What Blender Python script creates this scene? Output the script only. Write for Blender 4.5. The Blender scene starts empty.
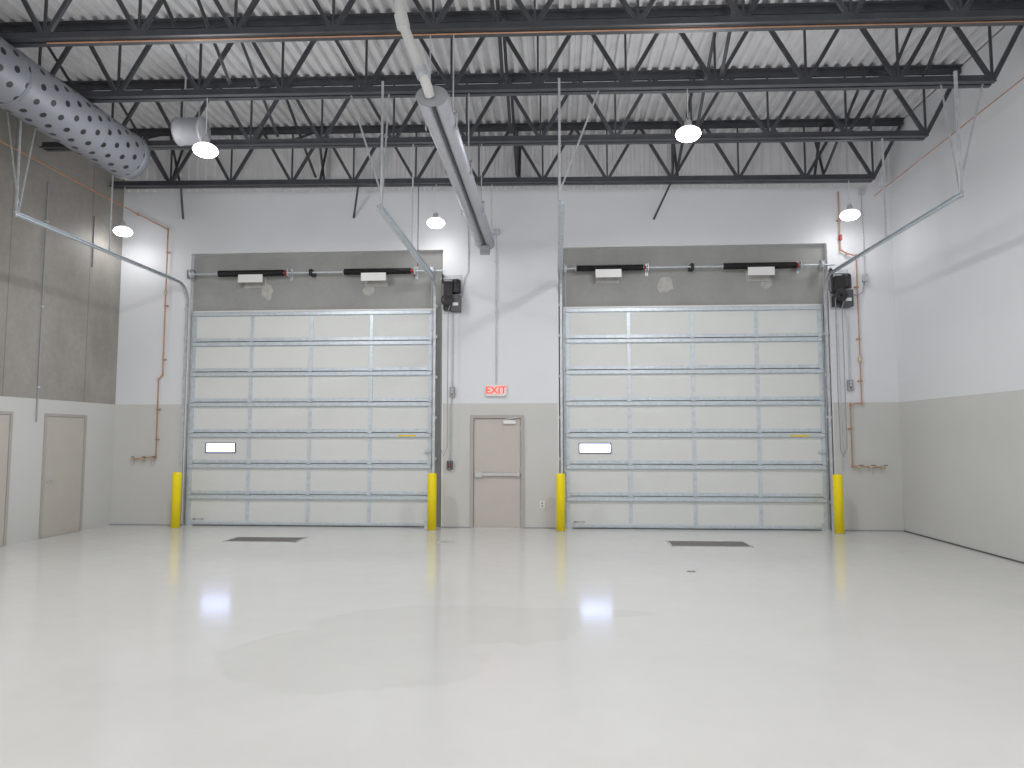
import bpy, bmesh, math, random
from mathutils import Vector, Matrix
random.seed(4)
S=bpy.context.scene
COL=S.collection
try:
    S.view_settings.view_transform='Standard'
    S.view_settings.look='None'
except Exception: pass

# ------------------------------------------------------------ materials
def newmat(name):
    m=bpy.data.materials.new(name); m.use_nodes=True
    nt=m.node_tree; b=nt.nodes['Principled BSDF']
    return m,nt,b
def N(nt,t,**kw):
    n=nt.nodes.new(t)
    for k,v in kw.items(): setattr(n,k,v)
    return n
def noise(nt,scale,detail=4,rough=.55,coord=None,dist=0):
    n=N(nt,'ShaderNodeTexNoise'); n.inputs['Scale'].default_value=scale
    n.inputs['Detail'].default_value=detail; n.inputs['Roughness'].default_value=rough
    n.inputs['Distortion'].default_value=dist
    if coord is not None: nt.links.new(coord,n.inputs['Vector'])
    return n.outputs['Fac']
def ramp(nt,fac,stops):
    r=N(nt,'ShaderNodeValToRGB'); e=r.color_ramp.elements
    while len(e)<len(stops): e.new(.5)
    for i,(p,c) in enumerate(stops):
        e[i].position=p; e[i].color=(c[0],c[1],c[2],1)
    nt.links.new(fac,r.inputs['Fac']); return r.outputs['Color']
def mixc(nt,f,a,b):
    m=N(nt,'ShaderNodeMix',data_type='RGBA')
    for s,v in ((m.inputs[0],f),(m.inputs[6],a),(m.inputs[7],b)):
        if hasattr(v,'links'): nt.links.new(v,s)
        elif isinstance(v,(int,float)): s.default_value=v
        else: s.default_value=(v[0],v[1],v[2],1)
    return m.outputs[2]
def math_(nt,op,a,b=None,c=None):
    m=N(nt,'ShaderNodeMath',operation=op)
    for i,v in enumerate((a,b,c)):
        if v is None: continue
        if hasattr(v,'links'): nt.links.new(v,m.inputs[i])
        else: m.inputs[i].default_value=v
    return m.outputs[0]
def bump(nt,b,h,strength=.2,dist=.01):
    n=N(nt,'ShaderNodeBump'); n.inputs['Strength'].default_value=strength
    n.inputs['Distance'].default_value=dist
    nt.links.new(h,n.inputs['Height']); nt.links.new(n.outputs[0],b.inputs['Normal'])
def simple(name,c,rough=.5,metal=0,var=.06,scale=8,bmp=0):
    m,nt,b=newmat(name)
    tc=N(nt,'ShaderNodeTexCoord').outputs['Object']
    f=noise(nt,scale,3,.5,tc)
    a=[max(0,x*(1-var)) for x in c]; d=[min(1,x*(1+var)) for x in c]
    nt.links.new(ramp(nt,f,[(.3,a),(.7,d)]),b.inputs['Base Color'])
    b.inputs['Roughness'].default_value=rough; b.inputs['Metallic'].default_value=metal
    if bmp: bump(nt,b,noise(nt,scale*12,2,.5,tc),bmp,.002)
    return m
def emis(name,c,s):
    m,nt,b=newmat(name)
    b.inputs['Base Color'].default_value=(*c,1); b.inputs['Emission Color'].default_value=(*c,1)
    b.inputs['Emission Strength'].default_value=s
    return m
def concrete(nt,dark,light,scale=1.0):
    g=N(nt,'ShaderNodeNewGeometry').outputs['Position']
    mp=N(nt,'ShaderNodeMapping'); mp.inputs['Scale'].default_value=(1,1,.55); nt.links.new(g,mp.inputs[0])
    f1=noise(nt,.8*scale,5,.58,mp.outputs[0],.4); f2=noise(nt,9*scale,4,.6,g)
    f=math_(nt,'ADD',math_(nt,'MULTIPLY',f1,.75),math_(nt,'MULTIPLY',f2,.25))
    return ramp(nt,f,[(.32,dark),(.68,light)]),f2,g
PAINT_UP=(.755,.77,.80); PAINT_LO=(.60,.60,.58)
def wallmat(name,upper='paint',up=PAINT_UP,lo=PAINT_LO):
    m,nt,b=newmat(name)
    cc,f2,g=concrete(nt,(.25,.235,.21),(.40,.38,.35))
    sp=N(nt,'ShaderNodeSeparateXYZ'); nt.links.new(g,sp.inputs[0])
    mask=math_(nt,'GREATER_THAN',sp.outputs[2],2.40)
    nz=noise(nt,.7,4,.6,g)
    lo_c=ramp(nt,nz,[(.3,[x*.975 for x in lo]),(.7,[min(1,x*1.025) for x in lo])])
    up_c=ramp(nt,nz,[(.3,[x*.98 for x in up]),(.7,[min(1,x*1.02) for x in up])])
    if upper=='concrete':
        s1=math_(nt,'LESS_THAN',math_(nt,'ABSOLUTE',math_(nt,'ADD',sp.outputs[1],.95)),.010)
        s2=math_(nt,'LESS_THAN',math_(nt,'ABSOLUTE',math_(nt,'ADD',sp.outputs[1],2.9)),.010)
        s=math_(nt,'MAXIMUM',s1,s2)
        up_c=mixc(nt,math_(nt,'MULTIPLY',s,.45),cc,(.08,.075,.07))
    col=mixc(nt,mask,lo_c,up_c)
    nt.links.new(col,b.inputs['Base Color']); b.inputs['Roughness'].default_value=.55
    bump(nt,b,f2,.08,.01)
    return m
M_back=wallmat('painted_block_wall'); M_left=wallmat('left_wall_concrete','concrete',lo=(.62,.62,.60))
M_right=wallmat('right_wall_paint',up=(.75,.76,.785),lo=(.60,.60,.58))
m,nt,b=newmat('bare_concrete'); c,f2,g=concrete(nt,(.31,.31,.30),(.385,.385,.375),1.5)
nt.links.new(c,b.inputs['Base Color']); b.inputs['Roughness'].default_value=.85; bump(nt,b,f2,.06,.01); M_conc=m
# floor
m,nt,b=newmat('epoxy_floor'); g=N(nt,'ShaderNodeNewGeometry').outputs['Position']
f=noise(nt,.35,5,.6,g,.5); ff=noise(nt,3.5,5,.65,g)
base=ramp(nt,f,[(.3,(.65,.645,.625)),(.7,(.695,.69,.665))])
fine=ramp(nt,ff,[(.3,(.97,.97,.97)),(.7,(1,1,1))])
mm=N(nt,'ShaderNodeMix',data_type='RGBA',blend_type='MULTIPLY'); mm.inputs[0].default_value=1
nt.links.new(base,mm.inputs[6]); nt.links.new(fine,mm.inputs[7])
sp=N(nt,'ShaderNodeSeparateXYZ'); nt.links.new(g,sp.inputs[0])
dn=noise(nt,1.1,4,.55,g,.3)
def dist_(cx,cy,rx,ry,amp=1.0):
    x=math_(nt,'DIVIDE',math_(nt,'SUBTRACT',sp.outputs[0],cx),rx)
    y=math_(nt,'DIVIDE',math_(nt,'SUBTRACT',sp.outputs[1],cy),ry)
    d=math_(nt,'SQRT',math_(nt,'ADD',math_(nt,'MULTIPLY',x,x),math_(nt,'MULTIPLY',y,y)))
    return math_(nt,'ADD',d,math_(nt,'MULTIPLY',math_(nt,'SUBTRACT',dn,.5),amp))
dd=math_(nt,'MINIMUM',math_(nt,'MINIMUM',dist_(-1.6,-7.95,1.1,.85),dist_(-1.0,-6.95,1.2,.8)),dist_(.0,-6.45,1.0,.2,.8))
r=N(nt,'ShaderNodeMapRange'); r.inputs[1].default_value=.90; r.inputs[2].default_value=1.02
r.inputs[3].default_value=1; r.inputs[4].default_value=0; nt.links.new(dd,r.inputs[0]); wet=r.outputs[0]
r=N(nt,'ShaderNodeMapRange'); r.inputs[1].default_value=0; r.inputs[2].default_value=.06
r.inputs[3].default_value=1; r.inputs[4].default_value=0; nt.links.new(math_(nt,'ABSOLUTE',math_(nt,'SUBTRACT',dd,.95)),r.inputs[0])
brk=ramp(nt,noise(nt,2.2,3,.6,g),[(.45,(0,0,0)),(.6,(1,1,1))])
edge=math_(nt,'MULTIPLY',r.outputs[0],brk)
fac=math_(nt,'ADD',math_(nt,'MULTIPLY',wet,.10),math_(nt,'MULTIPLY',edge,.12))
col=mixc(nt,fac,mm.outputs[2],(.36,.355,.31))
nt.links.new(col,b.inputs['Base Color'])
r=N(nt,'ShaderNodeMapRange'); r.inputs[3].default_value=.10; r.inputs[4].default_value=.17; nt.links.new(ff,r.inputs[0])
rr=math_(nt,'SUBTRACT',r.outputs[0],math_(nt,'MULTIPLY',wet,.015))
nt.links.new(rr,b.inputs['Roughness']); b.inputs['IOR'].default_value=1.36
bump(nt,b,noise(nt,5,3,.5,g),.02,.01); M_floor=m
M_deck=simple('white_steel_deck',(.70,.70,.715),.5,.0,.08,3)
M_clos=simple('white_ribbed_panel',(.85,.85,.865),.5,.0,.03,3)
M_steel=simple('dark_grey_joist_paint',(.075,.078,.088),.45,.2,.15,4)
M_galv=simple('galvanized_steel',(.60,.655,.70),.4,.3,.10,14)
M_galvd=simple('galvanized_track',(.58,.61,.635),.38,.3,.12,14)
M_panel=simple('pale_door_panel',(.715,.73,.715),.5,0,.012,2)
M_taupe=simple('beige_door_paint',(.56,.515,.485),.5,0,.02,3)
M_taupef=simple('beige_frame_paint',(.44,.41,.39),.5,0,.03,3)
M_tan=simple('tan_door_paint',(.52,.49,.435),.5,0,.03,3)
M_yel=simple('safety_yellow',(1.0,.79,.0),.4,0,.02,4)
M_blk=simple('black_enamel',(.02,.02,.022),.4,0,.1,20)
M_spring=simple('oiled_spring_steel',(.010,.010,.011),.5,.2,.2,20)
M_red=simple('red_paint',(.38,.03,.02),.45,0,.1,10)
M_wht=simple('white_plastic',(.80,.80,.79),.4,0,.02,6)
M_pale=simple('pale_steel',(.62,.61,.60),.4,0.1,.02,6)
M_grey=simple('grey_enamel',(.34,.35,.37),.45,.2,.06,8)
M_dgrey=simple('dark_grey_enamel',(.10,.10,.11),.45,.2,.06,8)
M_cop=simple('copper_pipe',(.54,.30,.19),.42,.3,.12,10)
M_brass=simple('brass',(.60,.52,.36),.35,.4,.1,10)
M_alu=simple('aluminium_rail',(.50,.52,.57),.4,.3,.06,6)
M_cream=simple('off_white_pipe',(.66,.66,.64),.5,0,.04,5)
M_chrome=simple('brushed_steel',(.62,.62,.62),.35,.5,.05,20)
M_patch=simple('mortar_patch',(.50,.49,.46),.9,0,.12,10)
M_grate=simple('cast_iron_grate',(.20,.185,.175),.55,.2,.2,30)
M_rub=simple('black_rubber',(.025,.025,.025),.7,0,.1,20)
M_ystick=simple('yellow_sticker',(.8,.6,.05),.5,0,.02,5)
M_exit=emis('exit_red_letters',(.95,.06,.03),1.4)
M_lens=emis('led_lens',(1,.99,1),12)
M_shade=emis('glowing_acrylic_shade',(.95,.95,1),2.6)
M_day=emis('daylight_pane',(.50,.60,1.0),7)
m,nt,b=newmat('perforated_duct'); tc=N(nt,'ShaderNodeTexCoord').outputs['Object']
sp=N(nt,'ShaderNodeSeparateXYZ'); nt.links.new(tc,sp.inputs[0])
an=math_(nt,'MULTIPLY',math_(nt,'ARCTAN2',sp.outputs[0],sp.outputs[2]),11/(2*math.pi))
yy=math_(nt,'DIVIDE',sp.outputs[1],.22)
row=math_(nt,'MODULO',math_(nt,'ABSOLUTE',math_(nt,'FLOOR',yy)),2.0)
an=math_(nt,'ADD',an,math_(nt,'MULTIPLY',row,.5))
fa=math_(nt,'SUBTRACT',math_(nt,'FRACT',math_(nt,'ADD',an,30)),.5)
fy=math_(nt,'SUBTRACT',math_(nt,'FRACT',math_(nt,'ADD',yy,200)),.5)
d=math_(nt,'SQRT',math_(nt,'ADD',math_(nt,'MULTIPLY',fa,fa),math_(nt,'MULTIPLY',fy,fy)))
mask=math_(nt,'LESS_THAN',d,.20)
nt.links.new(mixc(nt,mask,(.21,.222,.252),(.012,.013,.015)),b.inputs['Base Color'])
b.inputs['Roughness'].default_value=.5; b.inputs['Metallic'].default_value=.1; M_duct=m
M_ductp=simple('duct_plain',(.22,.235,.265),.45,.2,.08,6)
M_galvduct=simple('grey_sheet_metal',(.34,.35,.38),.45,.1,.08,6)

# ------------------------------------------------------------ mesh builder
class MB:
    def __init__(s): s.v=[];s.f=[];s.sm=[]
    def add(s,vs,fs,smooth=False):
        o=len(s.v); s.v+= [tuple(x) for x in vs]; s.f+=[tuple(i+o for i in f) for f in fs]; s.sm+=[smooth]*len(fs); return s
    def box(s,x0,x1,y0,y1,z0,z1):
        return s.add([(x0,y0,z0),(x1,y0,z0),(x1,y1,z0),(x0,y1,z0),(x0,y0,z1),(x1,y0,z1),(x1,y1,z1),(x0,y1,z1)],
            [(3,2,1,0),(4,5,6,7),(0,1,5,4),(1,2,6,5),(2,3,7,6),(3,0,4,7)])
    def bar(s,p,q,w,h,up=(0,0,1)):
        p=Vector(p);q=Vector(q);t=(q-p).normalized();u=Vector(up)
        if abs(t.dot(u))>.98: u=Vector((0,1,0))
        a=t.cross(u).normalized()*w/2; c=a.cross(t).normalized()*h/2
        vs=[p-a-c,p+a-c,p+a+c,p-a+c,q-a-c,q+a-c,q+a+c,q-a+c]
        return s.add(vs,[(3,2,1,0),(4,5,6,7),(0,1,5,4),(1,2,6,5),(2,3,7,6),(3,0,4,7)])
    def cyl(s,p,q,r,n=12,r2=None,cap=True):
        p=Vector(p);q=Vector(q);t=(q-p).normalized();u=Vector((0,0,1)) if abs(t.z)<.9 else Vector((1,0,0))
        a=t.cross(u).normalized();c=t.cross(a); r2=r if r2 is None else r2; vs=[]
        for i in range(n):
            g=2*math.pi*i/n; d=a*math.cos(g)+c*math.sin(g); vs.append(p+d*r)
        for i in range(n):
            g=2*math.pi*i/n; d=a*math.cos(g)+c*math.sin(g); vs.append(q+d*r2)
        s.add(vs,[(i,(i+1)%n,n+(i+1)%n,n+i) for i in range(n)],True)
        if cap: s.add(vs,[tuple(reversed(range(n))),tuple(range(n,2*n))])
        return s
    def tube(s,pts,r,n=10):
        P=[Vector(x) for x in pts]; rings=[];a=None
        for i,p in enumerate(P):
            if i==0:t=(P[1]-P[0])
            elif i==len(P)-1:t=P[-1]-P[-2]
            else:t=(P[i]-P[i-1]).normalized()+(P[i+1]-P[i]).normalized()
            t.normalize()
            if a is None:
                u=Vector((0,0,1)) if abs(t.z)<.9 else Vector((1,0,0)); a=t.cross(u).normalized()
            a=(a-t*a.dot(t)).normalized(); c=t.cross(a)
            rings.append([p+(a*math.cos(2*math.pi*k/n)+c*math.sin(2*math.pi*k/n))*r for k in range(n)])
        vs=[v for R in rings for v in R]
        fs=[(j*n+k,j*n+(k+1)%n,(j+1)*n+(k+1)%n,(j+1)*n+k) for j in range(len(P)-1) for k in range(n)]
        s.add(vs,fs,True); s.add(vs[:n],[tuple(reversed(range(n)))]); s.add(vs[-n:],[tuple(range(n))]); return s
    def lathe(s,prof,o,axis='z',n=24):
        vs=[];o=Vector(o)
        for r,h in prof:
            for k in range(n):
                g=2*math.pi*k/n; a,b2=r*math.cos(g),r*math.sin(g)
                vs.append(o+Vector({'z':(a,b2,h),'x':(h,a,b2),'y':(a,h,b2)}[axis]))
        fs=[(j*n+k,j*n+(k+1)%n,(j+1)*n+(k+1)%n,(j+1)*n+k) for j in range(len(prof)-1) for k in range(n)]
        return s.add(vs,fs,True)
    def extr_x(s,poly,x0,x1):
        n=len(poly); vs=[(x0,a,c) for a,c in poly]+[(x1,a,c) for a,c in poly]
        return s.add(vs,[(i,(i+1)%n,n+(i+1)%n,n+i) for i in range(n)]+[tuple(reversed(range(n))),tuple(range(n,2*n))])
    def extr_y(s,poly,y0,y1):
        n=len(poly); vs=[(a,y0,c) for a,c in poly]+[(a,y1,c) for a,c in poly]
        return s.add(vs,[(i,(i+1)%n,n+(i+1)%n,n+i) for i in range(n)]+[tuple(reversed(range(n))),tuple(range(n,2*n))])
def link(o): COL.objects.link(o); return o
def mk(name,mb,mat,loc=(0,0,0),parent=None,bevel=0):
    me=bpy.data.meshes.new(name); L=Vector(loc)
    me.from_pydata([tuple(Vector(v)-L) for v in mb.v],[],mb.f); me.update()
    me.polygons.foreach_set('use_smooth',mb.sm)
    bm=bmesh.new(); bm.from_mesh(me); bmesh.ops.recalc_face_normals(bm,faces=bm.faces); bm.to_mesh(me); bm.free()
    me.materials.append(mat)
    o=link(bpy.data.objects.new(name,me))
    if parent is None: o.location=L
    else: o.parent=parent
    if bevel:
        m=o.modifiers.new('Bevel','BEVEL'); m.width=bevel; m.segments=2; m.limit_method='ANGLE'
    return o
def thing(name,loc,label,cat,group=None):
    o=link(bpy.data.objects.new(name,None)); o.location=loc; o.empty_display_size=.2
    o['label']=label;o['category']=cat
    if group:o['group']=group
    return o
def part(root,name,mb,mat,bevel=0,label=None):
    L=Vector((0,0,0)); r=root
    while r: L+=Vector(r.location); r=r.parent
    o=mk(name,mb,mat,L,root,bevel)
    if label:o['label']=label
    return o
def solo(name,mb,mat,loc,label,cat,group=None,bevel=0):
    o=mk(name,mb,mat,loc,None,bevel); o['label']=label;o['category']=cat
    if group:o['group']=group
    return o
def struct(name,mb,mat,bevel=0,loc=(0,0,0),label=None):
    o=mk(name,mb,mat,loc,None,bevel); o['kind']='structure'
    if label:o['label']=label
    return o
def clone(root,loc,**kw):
    def rec(o,p):
        c=o.copy(); COL.objects.link(c)
        if p is not None: c.parent=p; c.matrix_parent_inverse=o.matrix_parent_inverse.copy()
        for ch in list(o.children):rec(ch,c)
        return c
    c=rec(root,None); c.location=loc
    for k,v in kw.items(): c[k]=v
    return c

XL,XR,YN=-8.88,6.45,-18.0
def zr(x): return .014*(6-x)      # roof fall
ZB,ZT=6.47,7.52
# ------------------------------------------------------------ room shell
struct('floor',MB().box(XL-.3,XR+.3,YN-.3,.6,-.25,0),M_floor,label='glossy off-white epoxy-coated concrete floor')
D1=(-7.40,-2.23);D2=(.06,5.22);DT=5.47
EX=(-1.66,-.62);EH=2.17;WT=8.2
w=MB()
def wb(x0,x1,z0,z1): w.box(x0,x1,0,.12,z0,z1)
wb(XL,D1[0],0,WT);wb(D1[0],D1[1],DT,WT);wb(D1[1],EX[0],0,WT);wb(EX[0],EX[1],EH,WT);wb(EX[1],D2[0],0,WT);wb(D2[0],D2[1],DT,WT);wb(D2[1],XR,0,WT)
struct('wall_back',w,M_back,label='white over grey painted concrete wall')
struct('wall_left',MB().box(XL-.3,XL,YN-.3,.5,0,8.2),M_left,label='bare tilt-up concrete wall above grey painted wainscot')
struct('wall_right',MB().box(XR,XR+.3,YN-.3,.5,0,8.2),M_right,label='white over grey painted wall')
struct('wall_front',MB().box(XL,XR,YN-.3,YN,0,8.2),M_back)
struct('trim_1',MB().box(XL,XR,.12,.45,0,WT),M_conc,label='bare concrete surround behind overhead doors')
for i,(a,b2) in enumerate((D1,D2)):
    t=MB(); t.box(a-.02,a,-.006,.0,0,DT+.02);t.box(b2,b2+.02,-.006,.0,0,DT+.02);t.box(a,b2,-.006,0,DT,DT+.02)
    struct('trim_%d'%(i+2),t,M_wht)
def ribs(P,a,b2,c_,h):
    prof=[];n=int((XR-XL)/P)+2
    for i in range(n):
        x=XL-.05+i*P
        prof+=[(x,0),(x+a,0),(x+b2,h),(x+c_,h)]
    return [(min(max(x,XL),XR),z) for x,z in prof if x<XR+.1]
prof=[(x,z+ZT+.10+zr(x)) for x,z in ribs(.18,.06,.08,.16,.065)]
vs=[(x,YN,z) for x,z in prof]+[(x,0,z) for x,z in prof];k=len(prof)
struct('ceiling',MB().add(vs,[(i,i+1,k+i+1,k+i) for i in range(k-1)]),M_deck,label='white corrugated steel roof deck')
prof=ribs(.18,.06,.08,.16,.04)
vs=[(x,-.002-h,ZB+.10+zr(x)) for x,h in prof]+[(x,-.002-h,ZT+.10+zr(x)) for x,h in prof]
struct('trim_9',MB().add(vs,[(i,i+1,k+i+1,k+i) for i in range(k-1)]),M_clos,label='white ribbed metal panel closing wall top under deck')
struct('trim_4',MB().box(XL-.3,XR+.3,YN-.3,.5,8.2,8.4),M_deck,label='roof slab above the deck')
struct('baseboard_right',MB().box(XR-.012,XR,YN,0,0,.02),M_dgrey)
struct('baseboard_back',MB().box(EX[1],D2[0],-.012,0,0,.02).box(D1[1],EX[0],-.012,0,0,.02).box(XL,D1[0],-.012,0,0,.02).box(D2[1],XR,-.012,0,0,.02),M_grey)

# ------------------------------------------------------------ joists
jl='dark grey painted open-web steel roof joist'
def make_joist(y):
    r=thing('roof_joist',(0,y,ZB),jl,'joist','roof joists')
    x0,x1=XL+.12,5.87
    def ln(mb,xa,xb,zo,w_,h_,dy):
        mb.bar((xa,y+dy,zo+zr(xa)),(xb,y+dy,zo+zr(xb)),w_,h_)
    bc=MB()
    for sg in(-1,1):
        ln(bc,x0,x1,ZB,.075,.014,sg*.058)
        ln(bc,x0,x1,ZB+.052,.014,.115,sg*.026)
    part(r,'bottom_chord',bc,M_steel)
    tcd=MB()
    for sg in(-1,1):
        ln(tcd,XL+.01,XR-.01,ZT+.09,.075,.012,sg*.056)
        ln(tcd,XL+.01,XR-.01,ZT+.04,.012,.10,sg*.024)
    part(r,'top_chord',tcd,M_steel)
    wbm=MB();pitch=1.22;nn=int((x1-x0)/pitch);off=x1-nn*pitch
    def z_(x,t): return (ZT+.05 if t else ZB+.04)+zr(x)
    for i in range(nn+1):
        x=off+i*pitch
        for sx in(-pitch/2,pitch/2):
            xx=x+sx
            if xx<XL+.05 or xx>XR:continue
            wbm.bar((x,y,z_(x,0)),(xx,y,z_(xx,1)),.052,.046,(0,1,0))
        wbm.bar((x,y,z_(x,0)),(x,y,z_(x,1)),.028,.028,(0,1,0))
    wbm.bar((x1,y,z_(x1,0)),(XR-.02,y,z_(XR,1)),.055,.055,(0,1,0))
    part(r,'web',wbm,M_steel)
    return r
J=make_joist(-.6)
JY=[-.6,-2.45,-4.15,-5.62,-7.3]
for y in JY[1:]+[-9.3,-11.6,-14.2]: clone(J,(0,y,ZB))
ys=[-.05]+JY
for a,b2 in zip(ys[:-1],ys[1:]):
    for x in (-7.6,-4.6,-.7,2.3,5.0):
        mb=MB(); z=zr(x)
        a2=a-.05;b3=b2+.05
        mb.bar((x-.02,a2,ZB+.14+z),(x-.02,b3,ZT+.02+z),.006,.05,(1,0,0)).bar((x-.02,a2,ZB+.14+z),(x-.02,b3,ZT+.02+z),.045,.006,(1,0,0))
        mb.bar((x+.02,a2,ZT+.02+z),(x+.02,b3,ZB+.05+z),.006,.05,(1,0,0)).bar((x+.02,a2,ZT+.02+z),(x+.02,b3,ZB+.05+z),.045,.006,(1,0,0))
        solo('joist_bridging',mb,M_steel,(x,(a+b2)/2,ZB+z),'dark steel cross bridging angles between roof joists','bridging','joist bridging')
for x,zw in ((-7.6,6.2),(-4.05,6.15),(1.93,6.0)):
    solo('kicker_brace',MB().bar((x+.25,-.58,ZB+zr(x)-.01),(x,-.01,zw),.04,.008).bar((x+.25,-.58,ZB+zr(x)-.01),(x,-.01,zw),.008,.04),M_dgrey,(x,0,zw),'dark angle brace from joist bottom chord to wall','brace','angle braces')

# ------------------------------------------------------------ overhead doors
def overhead(idx,x0,x1,winx):
    r=link(bpy.data.objects.new('door_%d'%idx,None)); r.location=((x0+x1)/2,.06,0); r['kind']='structure'
    r['label']='pale grey sectional overhead door with galvanized struts and a small window'
    H=.61;xs=[x0+.03,x0+1.22,(x0+x1)/2,x1-1.22,x1-.03]
    for i in range(7):
        z0=i*H+ .012;z1=(i+1)*H-.003
        p=part(r,'door_section',MB().extr_x([(.10,z0),(.05,z0),(.05,z0+.02),(.044,z0+.03),(.044,z1-.03),(.05,z1-.02),(.05,z1),(.10,z1)],x0,x1),M_panel)
        for k,x in enumerate(xs):
            wd=.075 if k in(0,4) else .068
            part(p,'stile',MB().box(x-wd/2,x+wd/2,.030,.049,z0,z1),M_galv)
            if i<6:
                hb=MB().box(x-.035,x+.035,.018,.030,z1-.07,z1+.075).cyl((x-.04,.012,z1+.003),(x+.04,.012,z1+.003),.012,8)
                part(p,'hinge',hb,M_galv)
        zt=z1-.082
        st=MB().extr_x([(.046,zt-.012),(.040,zt-.012),(.040,zt),(-.010,zt+.004),(-.010,zt+.060),(.040,zt+.064),(.040,zt+.076),(.046,zt+.076),(.046,zt+.058),(-.004,zt+.054),(-.004,zt+.010),(.046,zt+.006)],x0+.01,x1-.01)
        part(p,'strut',st,M_galv)
        part(p,'rail',MB().box(x0,x1,.036,.046,z0,z0+.065),M_galv)
        if i==0:
            part(p,'bottom_seal',MB().box(x0,x1,.045,.10,.0,.014),M_rub)
            part(p,'lift_handle',MB().tube([(x0+.15,.03,.13),(x0+.15,-.02,.13),(x0+.33,-.02,.13),(x0+.33,.03,.13)],.009,8),M_blk)
            part(p,'bottom_bracket',MB().box(x0,x0+.12,.02,.036,.0,.13),M_galv)
            part(p,'bottom_bracket',MB().box(x1-.12,x1,.02,.036,.0,.13),M_galv)
            part(p,'bottom_strut',MB().extr_x([(.040,.03),(-.0,.034),(-.0,.075),(.040,.08)],x0+.12,x1-.12),M_galv)
        if i==2:
            a,b2=winx;zc=z0+.30;f_=.02
            part(p,'window_frame',MB().box(a,b2,.02,.046,zc-.10,zc-.10+f_).box(a,b2,.02,.046,zc+.10-f_,zc+.10).box(a,a+f_,.02,.046,zc-.10+f_,zc+.10-f_).box(b2-f_,b2,.02,.046,zc-.10+f_,zc+.10-f_),M_dgrey,.003,'dark window surround')
            part(p,'window_pane',MB().box(a+f_,b2-f_,.03,.04,zc-.10+f_,zc+.10-f_),M_day)
            part(p,'sticker',MB().box(x1-.66,x1-.30,-.0125,-.0105,zt+.012,zt+.044),M_ystick,0,'yellow and black warning sticker')
            part(p,'lock_bolt',MB().box(x1-.12,x1-.04,-.0,.03,z0+.2,z0+.25).cyl((x1-.14,-.005,z0+.225),(x1+.02,-.005,z0+.225),.01,8),M_galvd)
    part(r,'top_seal',MB().box(x0,x1,.05,.07,4.27,4.30),M_wht)
    return r
DA=(-7.32,-2.44);DB=(.20,5.08)
overhead(1,*DA,(-6.99,-6.37));overhead(2,*DB,(.44,1.06))
for k,(x0,x1) in enumerate((DA,DB)):
    j=MB().box(x0-.05,x0-.005,.05,.12,0,4.3).box(x1+.005,x1+.05,.05,.12,0,4.3)
    struct('trim_%d'%(5+k),j,M_galvd,label='galvanized door jamb angles')

# ------------------------------------------------------------ tracks
def track(x,side,last,lab):
    r=thing('door_track',(x,-.03,0),lab,'door track','overhead door tracks')
    R=.36
    path=[(-.03,.0),(-.03,4.45)]
    for i in range(1,9):
        g=math.pi/2*i/8; path.append((-.03-R*(1-math.cos(g)),4.45+R*math.sin(g)))
    def sweep(pp):
        e=.024
        prof=[(-e,-e),(e,-e),(e,-e+.006),(-e+.006,-e+.006),(-e+.006,e-.006),(e,e-.006),(e,e),(-e,e)]
        vs=[];n=len(prof)
        for i,(y,z) in enumerate(pp):
            if i==0:t=Vector((pp[1][0]-y,pp[1][1]-z))
            elif i==len(pp)-1:t=Vector((y-pp[-2][0],z-pp[-2][1]))
            else:t=Vector((pp[i+1][0]-pp[i-1][0],pp[i+1][1]-pp[i-1][1]))
            t.normalize();nx,nz=-t[1],t[0]
            for a,b2 in prof: vs.append((x+a*side,y+nx*b2,z+nz*b2))
        fs=[(j*n+k,j*n+(k+1)%n,(j+1)*n+(k+1)%n,(j+1)*n+k) for j in range(len(pp)-1) for k in range(n)]
        return MB().add(vs,fs+[tuple(range(n)),tuple(range(n*(len(pp)-1),n*len(pp)))])
    YE=-4.55
    part(r,'vertical_track',sweep(path[:2]),M_galvd)
    part(r,'curved_track',sweep(path[1:]),M_galvd)
    part(r,'horizontal_track',sweep([path[-1],(YE,4.83)]),M_galv)
    xo=x-.03*side
    part(r,'reinforcing_angle',MB().box(xo-.003,xo+.003,YE,-.45,4.80,4.865).box(min(xo,xo-.035*side),max(xo,xo-.035*side),YE,-.45,4.862,4.867),M_galv)
    for z in (.5,1.3,2.1,2.9,3.7,4.3):
        part(r,'wall_bracket',MB().box(*((x-.02,x+.05) if side<0 else (x-.05,x+.02)),-.03,.05,z,z+.05),M_galvd)
    hz=ZB+zr(x)
    xo=x-.045*side
    part(r,'hanger',MB().box(xo-.016,xo+.016,YE+.03,YE+.036,4.8,hz).box(xo-.018,xo-.014,YE+.03,YE+.06,4.8,hz),M_galvd)
    part(r,'hanger',MB().bar((xo,YE+.07,4.86),(xo-.0,-4.16,hz),.024,.005),M_galvd)
    part(r,'sway_brace',MB().bar((xo,YE+.06,5.0),(xo+.55*last,-4.15,hz),.024,.005,(0,1,0)),M_galvd)
    part(r,'hanger',MB().box(xo-.012,xo+.012,-2.47,-2.464,4.85,hz).box(xo-.014,xo-.010,-2.47,-2.445,4.85,hz),M_galvd)
    return r
tl='galvanized steel track beside overhead door, running back overhead'
track(DA[0]-.12,1,-1,tl);track(DA[1]+.06,-1,-1,tl);track(DB[0]-.09,1,1,tl);track(DB[1]+.07,-1,1,tl)

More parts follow.
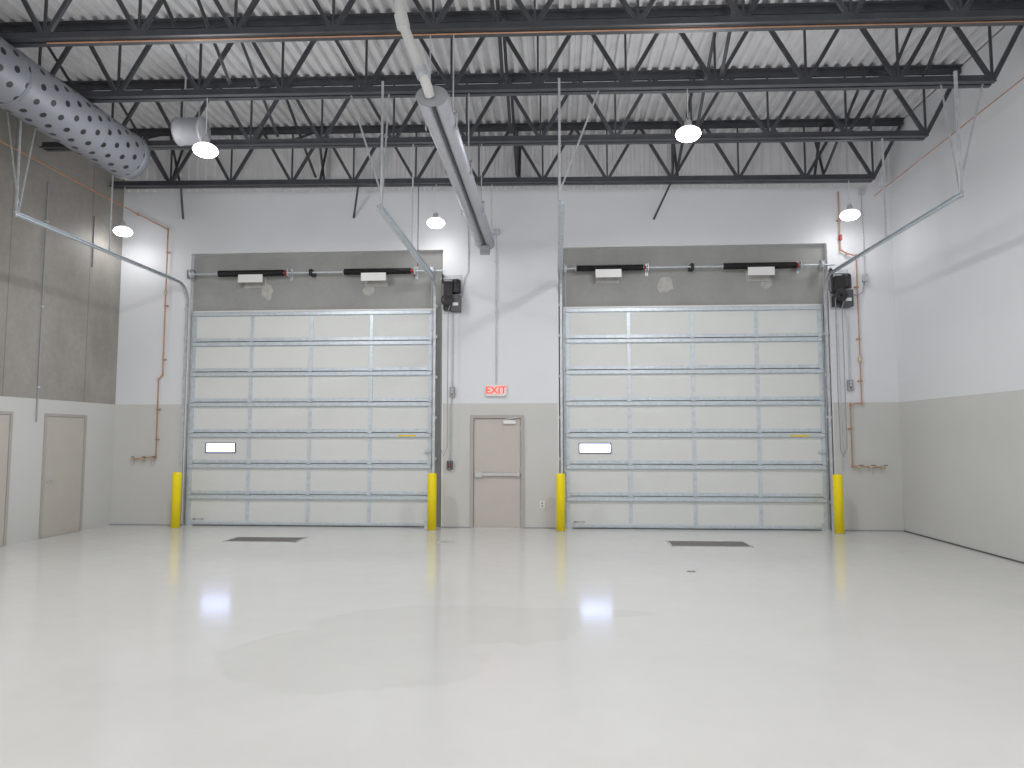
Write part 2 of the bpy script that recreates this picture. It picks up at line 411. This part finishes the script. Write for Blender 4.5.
# ------------------------------------------------------------ torsion springs
def springs(x0,x1,spr,plates):
    z=5.03;y=-.08
    r=thing('torsion_spring_assembly',((x0+x1)/2,y,z),'torsion shaft with black springs mounted above overhead door','door spring')
    part(r,'shaft',MB().cyl((x0-.1,y,z),(x1+.25,y,z),.016,12),M_galv)
    for a,b2 in spr:
        pr=[];L=b2-a;nn=int(L/.03)
        for i in range(nn): pr+= [(.050,i*.03),(.066,i*.03+.008),(.066,i*.03+.016),(.050,i*.03+.024)]
        part(r,'spring',MB().lathe(pr,(a,y,z),'x',14),M_spring)
        for e,mt in((a-.03,M_galvd),(b2,M_red)):
            part(r,'winding_cone',MB().lathe([(.0,0),(.055,0),(.055,.015),(.03,.02),(.03,.04),(0,.04)],(e,y,z),'x',14),mt)
        part(r,'bearing_bracket',MB().box(b2+.07,b2+.085,y-.05,.12,z-.07,z+.07).box(b2+.05,b2+.10,.10,.12,z-.12,z+.12),M_galvd)
    xm=(x0+x1)/2
    part(r,'center_bearing',MB().lathe([(0,0),(.07,0),(.07,.05),(0,.05)],(xm-.02,y,z),'x',14).box(xm-.04,xm+.04,y,.12,z-.05,z+.05),M_blk)
    for sg,e in((-1,x0-.03),(1,x1-.02)):
        part(r,'cable_drum',MB().lathe([(.0,0),(.10,0),(.10,.012),(.075,.02),(.075,.055),(.09,.06),(0,.06)],(e-.0,y,z),'x',20),M_galvd)
        part(r,'end_plate',MB().box(e+sg*.06-.004,e+sg*.06+.004,y-.06,.12 if sg>0 else -.01,z-.10,z+.08),M_galvd)
        part(r,'lift_cable',MB().cyl((e+.03,y-.075+.0,z),(e+.03,.0,.12),.004,6),M_galvd)
    for a,b2 in plates:
        part(r,'anchor_plate',MB().box(a,b2,.085,.115,z-.27,z-.04).box((a+b2)/2-.05,(a+b2)/2+.05,y-.07,.1,z-.09,z-.06),M_patch,.004,'pale steel anchor pad')
        part(r,'instruction_tag',MB().box(a-.02,b2+.02,y-.075,y-.07,z-.20,z-.04),M_wht,0,'white printed instruction tag')
springs(DA[0],DA[1],[(-6.78,-5.42),(-4.2,-2.85)],[(-6.32,-5.86),(-3.82,-3.36)])
springs(DB[0],DB[1],[(.42,1.72),(3.24,4.62)],[(.80,1.26),(3.70,4.16)])
def patch(x,z,rx,rz,seed):
    random.seed(seed);n=14;vs=[]
    for i in range(n):
        g=2*math.pi*i/n;q=random.uniform(.75,1.15);vs.append((x+rx*q*math.cos(g),.112,z+rz*q*math.sin(g)))
    b_=[(v[0],.121,v[2]) for v in vs]
    mb=MB().add(vs+b_,[tuple(range(n))]+[(i,(i+1)%n,n+(i+1)%n,n+i) for i in range(n)])
    struct('trim_%d'%seed,mb,M_patch,label='pale mortar patch on the concrete')
patch(-5.85,4.70,.13,.17,10);patch(2.15,4.72,.16,.17,11);patch(-3.75,4.70,.12,.12,12);patch(4.1,4.74,.12,.14,13)

# ------------------------------------------------------------ door operators
def operator(x,lab):
    r=thing('door_operator',(x,-.02,4.5),lab,'door opener','door openers')
    def B(n,*a,mat=M_dgrey,bev=.006): part(r,n,MB().box(x+a[0],x+a[1],a[2],a[3],a[4],a[5]),mat,bev)
    B('mounting_plate',-.19,.17,-.02,0,4.18,4.95,mat=M_galvd,bev=0)
    B('gearbox',-.16,.02,-.24,-.02,4.48,4.78,mat=M_blk)
    B('control_box',-.02,.17,-.22,-.02,4.20,4.52)
    part(r,'motor',MB().lathe([(0,0),(.085,0),(.09,.02),(.09,.24),(.07,.27),(0,.27)],(x+.08,-.13,4.56),'z',20),M_blk)
    part(r,'motor_fin',MB().lathe([(.09,0),(.098,.005),(.09,.01),(.09,.04),(.098,.045),(.09,.05),(.09,.08),(.098,.085),(.09,.09)],(x+.08,-.13,4.62),'z',20),M_dgrey)
    part(r,'chain_wheel',MB().lathe([(.02,0),(.11,0),(.12,.008),(.09,.018),(.12,.028),(.11,.036),(.02,.036)],(x-.08,-.29,4.40),'y',20),M_blk)
    part(r,'output_shaft',MB().cyl((x-.24,-.10,4.86),(x+.1,-.10,4.86),.016,10),M_galvd)
    part(r,'sprocket',MB().lathe([(0,0),(.10,0),(.10,.012),(0,.012)],(x-.20,-.10,4.86),'x',20),M_blk)
    part(r,'drive_chain',MB().tube([(x-.192,-.20,4.86),(x-.192,-.20,4.55),(x-.192,-.10,4.47),(x-.192,-.01,4.55),(x-.192,-.01,4.86),(x-.192,-.10,4.95),(x-.192,-.20,4.86)],.008,6),M_blk)
    part(r,'solenoid_cover',MB().box(x-.17,x-.03,-.20,-.03,4.22,4.42),M_blk,.01)
    part(r,'white_label',MB().box(x+.02,x+.13,-.222,-.22,4.30,4.36),M_wht,0)
    pts=[(x-.185,-.27,4.40)]+[(x-.185+.005*math.sin(i*.9),-.25,4.4-i*.32) for i in range(1,10)]+[(x-.13,-.24,1.38)]+[(x-.06,-.25,1.55+i*.33) for i in range(0,9)]+[(x+.015,-.27,4.40)]
    part(r,'hand_chain',MB().tube(pts,.008,6),M_grey)
    return r
operator(-2.02,'black jackshaft door operator with hand chain, on white wall')
operator(5.43,'black jackshaft door operator with hand chain, beside copper pipe')
def boxy(name,x,z,w_,h_,mat,lab,cat,d=.07):
    r=thing(name,(x,0,z-h_/2),lab,cat)
    part(r,'housing',MB().box(x-w_/2,x+w_/2,-d,0,z-h_/2,z+h_/2),mat,.006)
    for s_ in(-1,1): part(r,'cover_screw',MB().cyl((x,-d-.004,z+s_*h_*.38),(x,-d,z+s_*h_*.38),.008,8),M_chrome)
    return r
r=boxy('push_button_station',-2.02,2.62,.10,.2,M_grey,'grey three-button door control station on wall','control box')
for i,mt in enumerate((M_wht,M_wht,M_red)): part(r,'button',MB().cyl((-2.02,-.085,2.67-i*.05),(-2.02,-.07,2.67-i*.05),.014,10),mt)
r=boxy('disconnect_switch',-2.06,1.20,.11,.17,M_dgrey,'dark grey disconnect box low on wall','control box')
part(r,'button',MB().cyl((-2.06,-.085,1.20),(-2.06,-.07,1.20),.018,10),M_red)
r=boxy('push_button_station',5.55,2.72,.10,.2,M_grey,'grey three-button door control station beside copper pipe','control box')
for i,mt in enumerate((M_wht,M_wht,M_red)): part(r,'button',MB().cyl((5.55,-.085,2.77-i*.05),(5.55,-.07,2.77-i*.05),.014,10),mt)
def conduit(pts,lab,r_=.011,mat=M_galvd,clamps=(),ax='y'):
    r=thing('electrical_conduit',pts[-1],lab,'conduit')
    part(r,'pipe',MB().tube(pts,r_,8),mat)
    for (x,y,z) in clamps:
        if ax=='y': part(r,'clamp',MB().box(x-.03,x+.03,y-.014,0,z-.01,z+.01),M_galv)
        else: part(r,'clamp',MB().box(XL,x+.016,y-.03,y+.03,z-.01,z+.01),M_galv)
    return r
cl='thin galvanized conduit running down painted wall'
conduit([(-1.16,-.02,5.74),(-1.16,-.02,2.77)],'thin galvanized conduit running down to exit sign',clamps=[(-1.16,-.02,z) for z in(5.2,4.2,3.2)])
conduit([(-1.72,-.02,6.5),(-1.72,-.02,5.0),(-1.79,-.02,4.9),(-1.83,-.02,4.5)],cl,clamps=[(-1.72,-.02,z) for z in(6.4,5.4)])
conduit([(-2.02,-.02,4.175),(-2.02,-.02,2.72)],cl,clamps=[(-2.02,-.02,3.4)])
conduit([(-2.02,-.02,2.52),(-2.06,-.02,2.3),(-2.06,-.02,1.285)],cl,clamps=[(-2.06,-.02,1.8)])
conduit([(5.9,-.02,6.40),(5.9,-.02,4.85)],'thin galvanized conduit high on white wall',clamps=[(5.9,-.02,z) for z in(6.0,5.2)])
conduit([(5.9,-.02,4.71),(5.84,-.04,4.5),(5.72,-.09,4.42),(5.62,-.09,4.46)],'grey flexible conduit looping into door operator',mat=M_grey)
conduit([(5.50,-.02,4.175),(5.55,-.02,3.9),(5.55,-.02,2.82)],cl,clamps=[(5.55,-.02,3.4)])
conduit([(5.34,-.02,4.175),(5.36,-.02,3.9),(5.38,-.02,1.1)],cl,clamps=[(5.37,-.02,2.4)])
conduit([(XL+.015,-2.15,6.2),(XL+.015,-2.15,2.0)],'thin grey conduit down bare concrete wall',.012,M_grey,[(XL+.015,-2.15,z) for z in(5.5,4,2.6)],'x')
conduit([(XL+.015,-.9,6.0),(XL+.015,-.9,5.0)],'short grey conduit on bare concrete wall',.012,M_grey,[(XL+.015,-.9,5.4)],'x')
boxy('junction_box',-1.16,5.80,.12,.12,M_galvd,'square galvanized junction box on white wall','junction box')
boxy('junction_box',5.9,4.78,.10,.14,M_galvd,'square galvanized junction box beside door operator','junction box')
boxy('junction_box',5.9,6.45,.10,.10,M_galvd,'square galvanized junction box high on wall','junction box')
r=thing('wall_outlet',(-.27,0,.40),'white duplex electrical outlet on grey wall','outlet')
part(r,'cover_plate',MB().box(-.32,-.22,-.015,0,.38,.52),M_wht,.003)
for z in(.405,.46): part(r,'socket',MB().box(-.29,-.25,-.018,-.015,z,z+.035),M_grey)

# ------------------------------------------------------------ exit door
r=link(bpy.data.objects.new('door_3',None)); r.location=(-1.14,0,0); r['kind']='structure'; r['label']='beige steel exit door with panic bar'
a,b2=EX
part(r,'door_frame',MB().box(a,a+.06,-.03,.12,0,EH).box(b2-.06,b2,-.03,.12,0,EH).box(a+.06,b2-.06,-.03,.12,EH-.06,EH),M_taupef,.004)
leaf=part(r,'door_leaf',MB().box(a+.064,b2-.064,.005,.05,.012,EH-.064),M_taupe,.003)
part(leaf,'panic_bar',MB().box(a+.20,b2-.10,-.05,-.012,.995,1.055).box(a+.09,a+.24,-.055,.005,.97,1.08).box(b2-.14,b2-.08,-.055,.005,.985,1.065),M_chrome,.005,'brushed steel panic bar')
part(leaf,'door_closer',MB().box(-1.02,-.78,-.05,.005,EH-.17,EH-.10).bar((-.98,-.06,EH-.08),(-.74,-.06,EH-.05),.02,.012),M_wht,.004,'pale door closer')
for z in(.25,1.05,1.85): part(leaf,'hinge',MB().cyl((b2-.064,-.008,z),(b2-.064,-.008,z+.1),.01,8),M_chrome)
part(r,'threshold',MB().box(a,b2,-.02,.10,0,.012),M_chrome)
r=thing('exit_sign',(-1.16,-.03,2.53),'white exit sign with glowing red letters above door','exit sign')
part(r,'housing',MB().box(-1.365,-.955,-.06,0,2.535,2.765),M_wht,.008)
cu=bpy.data.curves.new('t','FONT');cu.body='EXIT';cu.size=.20;cu.extrude=.003;cu.align_x='CENTER';cu.align_y='CENTER';cu.offset=.003
to=bpy.data.objects.new('t',cu);COL.objects.link(to);bpy.context.view_layer.update()
me=bpy.data.meshes.new_from_object(to.evaluated_get(bpy.context.evaluated_depsgraph_get()))
bpy.data.objects.remove(to)
me.transform(Matrix.Translation((0,-.034,.12))@Matrix.Rotation(math.pi/2,4,'X')); me.materials.clear();me.materials.append(M_exit)
o=link(bpy.data.objects.new('lettering',me));o.parent=r
part(r,'test_button',MB().cyl((-.98,-.066,2.55),(-.98,-.06,2.55),.008,8),M_red)

for i,(ya,yb) in enumerate(((-1.95,-.87),(-3.75,-2.68))):
    r=link(bpy.data.objects.new('door_%d'%(4+i),None)); r.location=(XL,(ya+yb)/2,0); r['kind']='structure'; r['label']='tan painted steel side door'
    part(r,'door_frame',MB().box(XL,XL+.025,ya,ya+.05,0,2.16).box(XL,XL+.025,yb-.05,yb,0,2.16).box(XL,XL+.025,ya+.05,yb-.05,2.11,2.16),M_taupef)
    lf=part(r,'door_leaf',MB().box(XL,XL+.012,ya+.055,yb-.055,.015,2.105),M_tan,.002)
    hy=ya+.13
    part(lf,'door_handle',MB().cyl((XL+.012,hy,1.0),(XL+.03,hy,1.0),.035,14).cyl((XL+.03,hy,1.0),(XL+.07,hy,1.0),.012,8).cyl((XL+.065,hy-.01,1.0),(XL+.065,hy+.11,1.0),.01,8),M_chrome)

# ------------------------------------------------------------ bollards
def bollard(x,y,lab):
    r=thing('bollard',(x,y,0),lab,'bollard','yellow safety bollards')
    part(r,'post',MB().lathe([(0,0),(.084,0),(.084,1.04),(.081,1.055),(.070,1.065),(.045,1.07),(0,1.073)],(x,y,0),'z',28),M_yel)
    part(r,'base_ring',MB().lathe([(.084,0),(.097,0),(.093,.01),(.084,.014)],(x,y,0),'z',28),M_patch)
for x in(-7.29,-2.33,.08,5.10): bollard(x,-.45,'bright yellow domed safety bollard beside overhead door')

# ------------------------------------------------------------ floor drains
def drain(x0,x1,y0,y1):
    r=thing('floor_drain',((x0+x1)/2,(y0+y1)/2,0),'dark slotted steel trench drain grate set in floor','floor drain','trench drain grates')
    part(r,'frame',MB().box(x0,x1,y0,y0+.025,0,.006).box(x0,x1,y1-.025,y1,0,.006).box(x0,x0+.025,y0,y1,0,.006).box(x1-.025,x1,y0,y1,0,.006),M_galvd)
    g=MB().box(x0+.02,x1-.02,y0+.02,y1-.02,0,.002);x=x0+.04
    while x<x1-.05: g.box(x,x+.026,y0+.03,y1-.03,.002,.005);x+=.045
    g.box(x0+.03,x1-.03,(y0+y1)/2-.015,(y0+y1)/2+.015,.002,.006)
    part(r,'grate',g,M_grate)
drain(-5.58,-4.32,-2.05,-1.5);drain(1.84,3.13,-2.1,-1.5)
def cover(x,y,s,mat,lab):
    r=thing('floor_cover',(x,y,0),lab,'floor cover')
    part(r,'plate',MB().lathe([(0,.004),(s*.85,.004),(s,0)],(x,y,0),'z',24),mat)
    part(r,'plug',MB().lathe([(0,.007),(s*.25,.007),(s*.28,.004)],(x,y,0),'z',12),M_chrome)
cover(-1.85,-1.85,.17,simple('pale_cover',(.5,.5,.48),.4),'round pale cleanout cover set in floor')
cover(1.75,-4.2,.06,M_grate,'small dark cleanout plug set in floor')

# ------------------------------------------------------------ high bay lights
def highbay(x,y,z,edown,espill,rad=.3):
    r=thing('high_bay_light',(x,y,z),'round LED high bay light hanging from roof joist, lit','light','hanging high bay lights')
    part(r,'reflector',MB().lathe([(.17,0),(.175,.01),(.16,.05),(.115,.085),(.085,.095)],(x,y,z),'z',28),M_shade,0,'glowing white reflector')
    part(r,'driver_housing',MB().lathe([(.085,.09),(.085,.105),(.05,.125),(.05,.185),(.03,.205),(0,.205)],(x,y,z),'z',24),M_pale)
    part(r,'lens',MB().lathe([(.165,.004),(.155,-.03),(.115,-.06),(.06,-.075),(0,-.078)],(x,y,z),'z',28),M_lens)
    part(r,'hook',MB().tube([(x,y,z+.195),(x+.03,y,z+.225),(x,y,z+.255),(x-.03,y,z+.225),(x,y,z+.195)],.006,6),M_galv)
    part(r,'power_cable',MB().cyl((x,y,z+.245),(x,y,ZB+zr(x)-.008),.006,6),M_wht)
    ld=bpy.data.lights.new('lamp','POINT');ld.shadow_soft_size=rad;ld.energy=espill;ld.color=(.99,.99,1)
    lo=link(bpy.data.objects.new('lamp_spill',ld));lo.parent=r;lo.location=(0,0,-.12-rad)
    ld=bpy.data.lights.new('lamp','AREA');ld.shape='DISK';ld.size=.40;ld.energy=edown;ld.color=(1,.99,.985)
    lo=link(bpy.data.objects.new('lamp_down',ld));lo.parent=r;lo.location=(0,0,-.10)
    return r
A=highbay(-4.99,-4.15,5.83,92,80,.5)
clone(A,(1.83,-4.15,5.88))
Bf=highbay(-8.47,-.62,5.76,4,1.5,.2)
clone(Bf,(-2.27,-.62,5.81));clone(Bf,(5.42,-.62,5.81))
C=highbay(-5.2,-9.3,5.85,52,92,.55)
clone(C,(1.9,-9.3,5.85))
E=highbay(-5.2,-14.2,5.85,95,165,.55)
clone(E,(1.9,-14.2,5.85))

# ------------------------------------------------------------ perforated duct
dx,dz,dr=-6.83,6.225,.365;y0,y1=-16.,-3.1
r=thing('air_duct',(dx,y1,dz),'large round grey perforated air duct hung below joists','air duct')
L=y1-y0
pr=[(dr,-i*.5) for i in range(int(L/.5)+1)]
part(r,'duct_body',MB().lathe(pr,(dx,y1,dz),'y',48),M_duct)
part(r,'end_cap',MB().lathe([(0,.02),(dr*.96,.02),(dr+.008,.01),(dr+.008,-.12),(dr,-.125)],(dx,y1,dz),'y',48),M_ductp)
for yy in(-4.15,-5.62,-7.3,-9.3,-11.6,-14.2):
    part(r,'hanger_strap',MB().lathe([(dr,-.02),(dr+.006,-.02),(dr+.006,.02),(dr,.02)],(dx,yy,dz),'y',40).bar((dx,yy,dz+dr),(dx,yy,ZB+zr(dx)),.03,.005,(0,1,0)),M_ductp)
ex,ey,ez=-5.68,-3.3,6.52
r=thing('exhaust_duct',(ex,ey,ez),'short grey horizontal round duct section between roof joists','exhaust duct')
part(r,'duct_body',MB().lathe([(0,-.22),(.20,-.22),(.215,-.21),(.215,-.18),(.205,-.17),(.205,.17),(.215,.18),(.215,.21),(.20,.22),(0,.22)],(ex,ey,ez),'x',32),M_galvduct)
for sx in(-.12,.12): part(r,'hanger_strap',MB().box(ex+sx-.012,ex+sx+.012,ey-.003,ey+.003,ez+.205,ZT+.10+zr(ex)),M_galvd)

# ------------------------------------------------------------ exhaust extraction rail
rx,rz=-1.34,5.47;y0,y1=-6.25,-.35
r=thing('exhaust_extraction_rail',(rx,(y0+y1)/2,rz),'long grey aluminium vehicle exhaust rail hung below joists','exhaust rail')
def lobe(cx,wd):
    return [(cx+wd*math.cos(math.radians(a)),rz+wd*1.15*math.sin(math.radians(a))) for a in range(-70,251,20)]
def smooth_extr(poly):
    mb=MB().extr_y(poly,y0,y1); mb.sm=[True]*len(poly)+[False]*2; return mb
part(r,'rail_profile',smooth_extr(lobe(rx-.088,.087)),M_alu)
part(r,'rail_profile',smooth_extr(lobe(rx+.088,.087)),M_alu)
part(r,'rail_web',MB().box(rx-.03,rx+.03,y0,y1,rz-.05,rz+.07),M_alu)
part(r,'rubber_lip',MB().box(rx-.010,rx+.010,y0+.02,y1-.02,rz-.085,rz-.05),M_dgrey)
for e in((y1,y1+.02),(y0-.02,y0)):
    part(r,'end_cap',MB().extr_y([(rx+.18*math.cos(math.radians(a)),rz+.118*math.sin(math.radians(a))) for a in range(0,360,15)],*e),M_grey)
part(r,'end_stop',MB().box(rx-.09,rx+.09,y1-.25,y1-.05,rz-.20,rz-.08).cyl((rx-.09,y1-.15,rz-.2),(rx+.09,y1-.15,rz-.2),.05,14),M_grey,.01)
for yy in(-5.62,-4.15,-2.45,-.6):
    h=MB().box(rx-.19,rx+.19,yy-.03,yy+.03,rz+.105,rz+.125)
    for sg in(-.14,.14): h.cyl((rx+sg,yy,rz+.1),(rx+sg,yy,ZB+zr(rx)-.008),.008,8)
    h.box(rx-.19,rx-.178,yy-.03,yy+.03,rz-.09,rz+.12).box(rx+.178,rx+.19,yy-.03,yy+.03,rz-.09,rz+.12)
    part(r,'hanger_bracket',h,M_galvd)
r=thing('exhaust_pipe',(-1.42,-6.3,5.5),'off-white round exhaust pipe rising from rail to roof','pipe')
part(r,'pipe',MB().tube([(-1.36,-6.28,5.47),(-1.37,-6.36,5.52),(-1.42,-6.38,5.65),(-1.64,-6.38,6.22),(-1.68,-6.38,6.4),(-1.72,-6.38,7.60)],.055,16),M_cream)
part(r,'coupling',MB().cyl((-1.635,-6.38,6.19),(-1.67,-6.38,6.34),.072,16),M_cream)
part(r,'coupling',MB().cyl((-1.41,-6.375,5.62),(-1.45,-6.38,5.73),.07,16),M_galvd)

# ------------------------------------------------------------ copper piping
def pipe(name,pts,lab,rad=.014,mat=M_cop):
    r=thing(name,pts[-1],lab,'copper pipe')
    part(r,'pipe',MB().tube(pts,rad,10),mat)
    for p in pts[1:-1]:
        part(r,'elbow_fitting',MB().lathe([(0,-rad*2),(rad*1.2,-rad*2),(rad*1.4,-rad),(rad*1.4,rad),(rad*1.2,rad*2),(0,rad*2)],p,'z',10),mat)
    return r
r=pipe('copper_air_line',[(XL+.35,-7.5,6.3),(XL+.35,-.06,6.3),(-7.88,-.06,5.97),(-7.88,-.06,3.0),(-7.96,-.06,2.9),(-7.96,-.06,1.36),(-8.45,-.06,1.30)],'copper compressed air line dropping down wall to brass valves')
for z in(5.5,4.4,3.3,2.3,1.7):
    x=-7.88 if z>3 else -7.96
    part(r,'pipe_clamp',MB().box(x-.04,x+.04,-.04,0,z-.012,z+.012),M_cop)
def valves(r,x,z,dirs):
    for i,dx_ in enumerate(dirs):
        xx=x+dx_
        part(r,'valve_body',MB().cyl((xx-.035,-.06,z),(xx+.035,-.06,z),.022,12).cyl((xx,-.06,z-.06),(xx,-.06,z+.04),.013,10),M_brass)
        part(r,'valve_lever',MB().box(xx-.008,xx+.07,-.10,-.09,z+.035,z+.047),M_blk,0,'black valve lever' )
        part(r,'hose_coupler',MB().cyl((xx,-.06,z-.12),(xx,-.06,z-.05),.012,8),M_chrome)
valves(r,-8.2,1.31,(-.24,-.02,.18))
part(r,'valve_body',MB().cyl((-7.88,-.06,4.62),(-7.88,-.06,4.72),.024,12),M_brass)
zj=ZB-.025
pipe('copper_air_line',[(XL+2.6,-5.64,zj+zr(XL+2.6)),(6.12,-5.64,zj+zr(6.12)),(6.12,-.08,6.36)],'copper compressed air line hung along roof joist and side wall',.010)
r=pipe('copper_air_line',[(5.45,-.06,6.46),(5.45,-.06,5.33),(5.56,-.06,5.25),(5.74,-.06,5.2),(5.74,-.06,2.38),(5.53,-.06,2.36),(5.53,-.06,1.2),(6.12,-.06,1.18)],'copper compressed air drop with red valve and brass fittings')
for x,z in((5.45,5.9),(5.74,4.6),(5.74,3.6),(5.74,2.8),(5.53,1.9)):
    part(r,'pipe_clamp',MB().box(x-.04,x+.04,-.04,0,z-.012,z+.012),M_cop)
part(r,'shutoff_valve',MB().cyl((5.45,-.06,5.50),(5.45,-.06,5.60),.026,12).box(5.435,5.465,-.13,-.07,5.50,5.60),M_red,0,'red shutoff valve')
part(r,'regulator',MB().lathe([(0,0),(.03,0),(.035,.04),(.035,.10),(.02,.13),(0,.13)],(5.74,-.06,3.15),'z',12),M_brass)
valves(r,5.85,1.18,(-.2,.02,.24))
solo('ceiling_cable',MB().cyl((-2.62,-.58,6.58),(-2.62,-.58,5.0),.008,6),M_blk,(-2.62,-.58,5.0),'thin black drop cable hanging from roof joist','cable')

# ------------------------------------------------------------ world & camera
w=bpy.data.worlds.new('World');S.world=w;w.use_nodes=True
w.node_tree.nodes['Background'].inputs[0].default_value=(.8,.85,1,1)
w.node_tree.nodes['Background'].inputs[1].default_value=.6
cd=bpy.data.cameras.new('Camera');cam=link(bpy.data.objects.new('Camera',cd))
cd.sensor_width=36;cd.lens=700/1024*36
cam.location=(0,-13.6,1.746);cam.rotation_euler=(math.radians(90)+.0756,0,.0626)
S.camera=cam
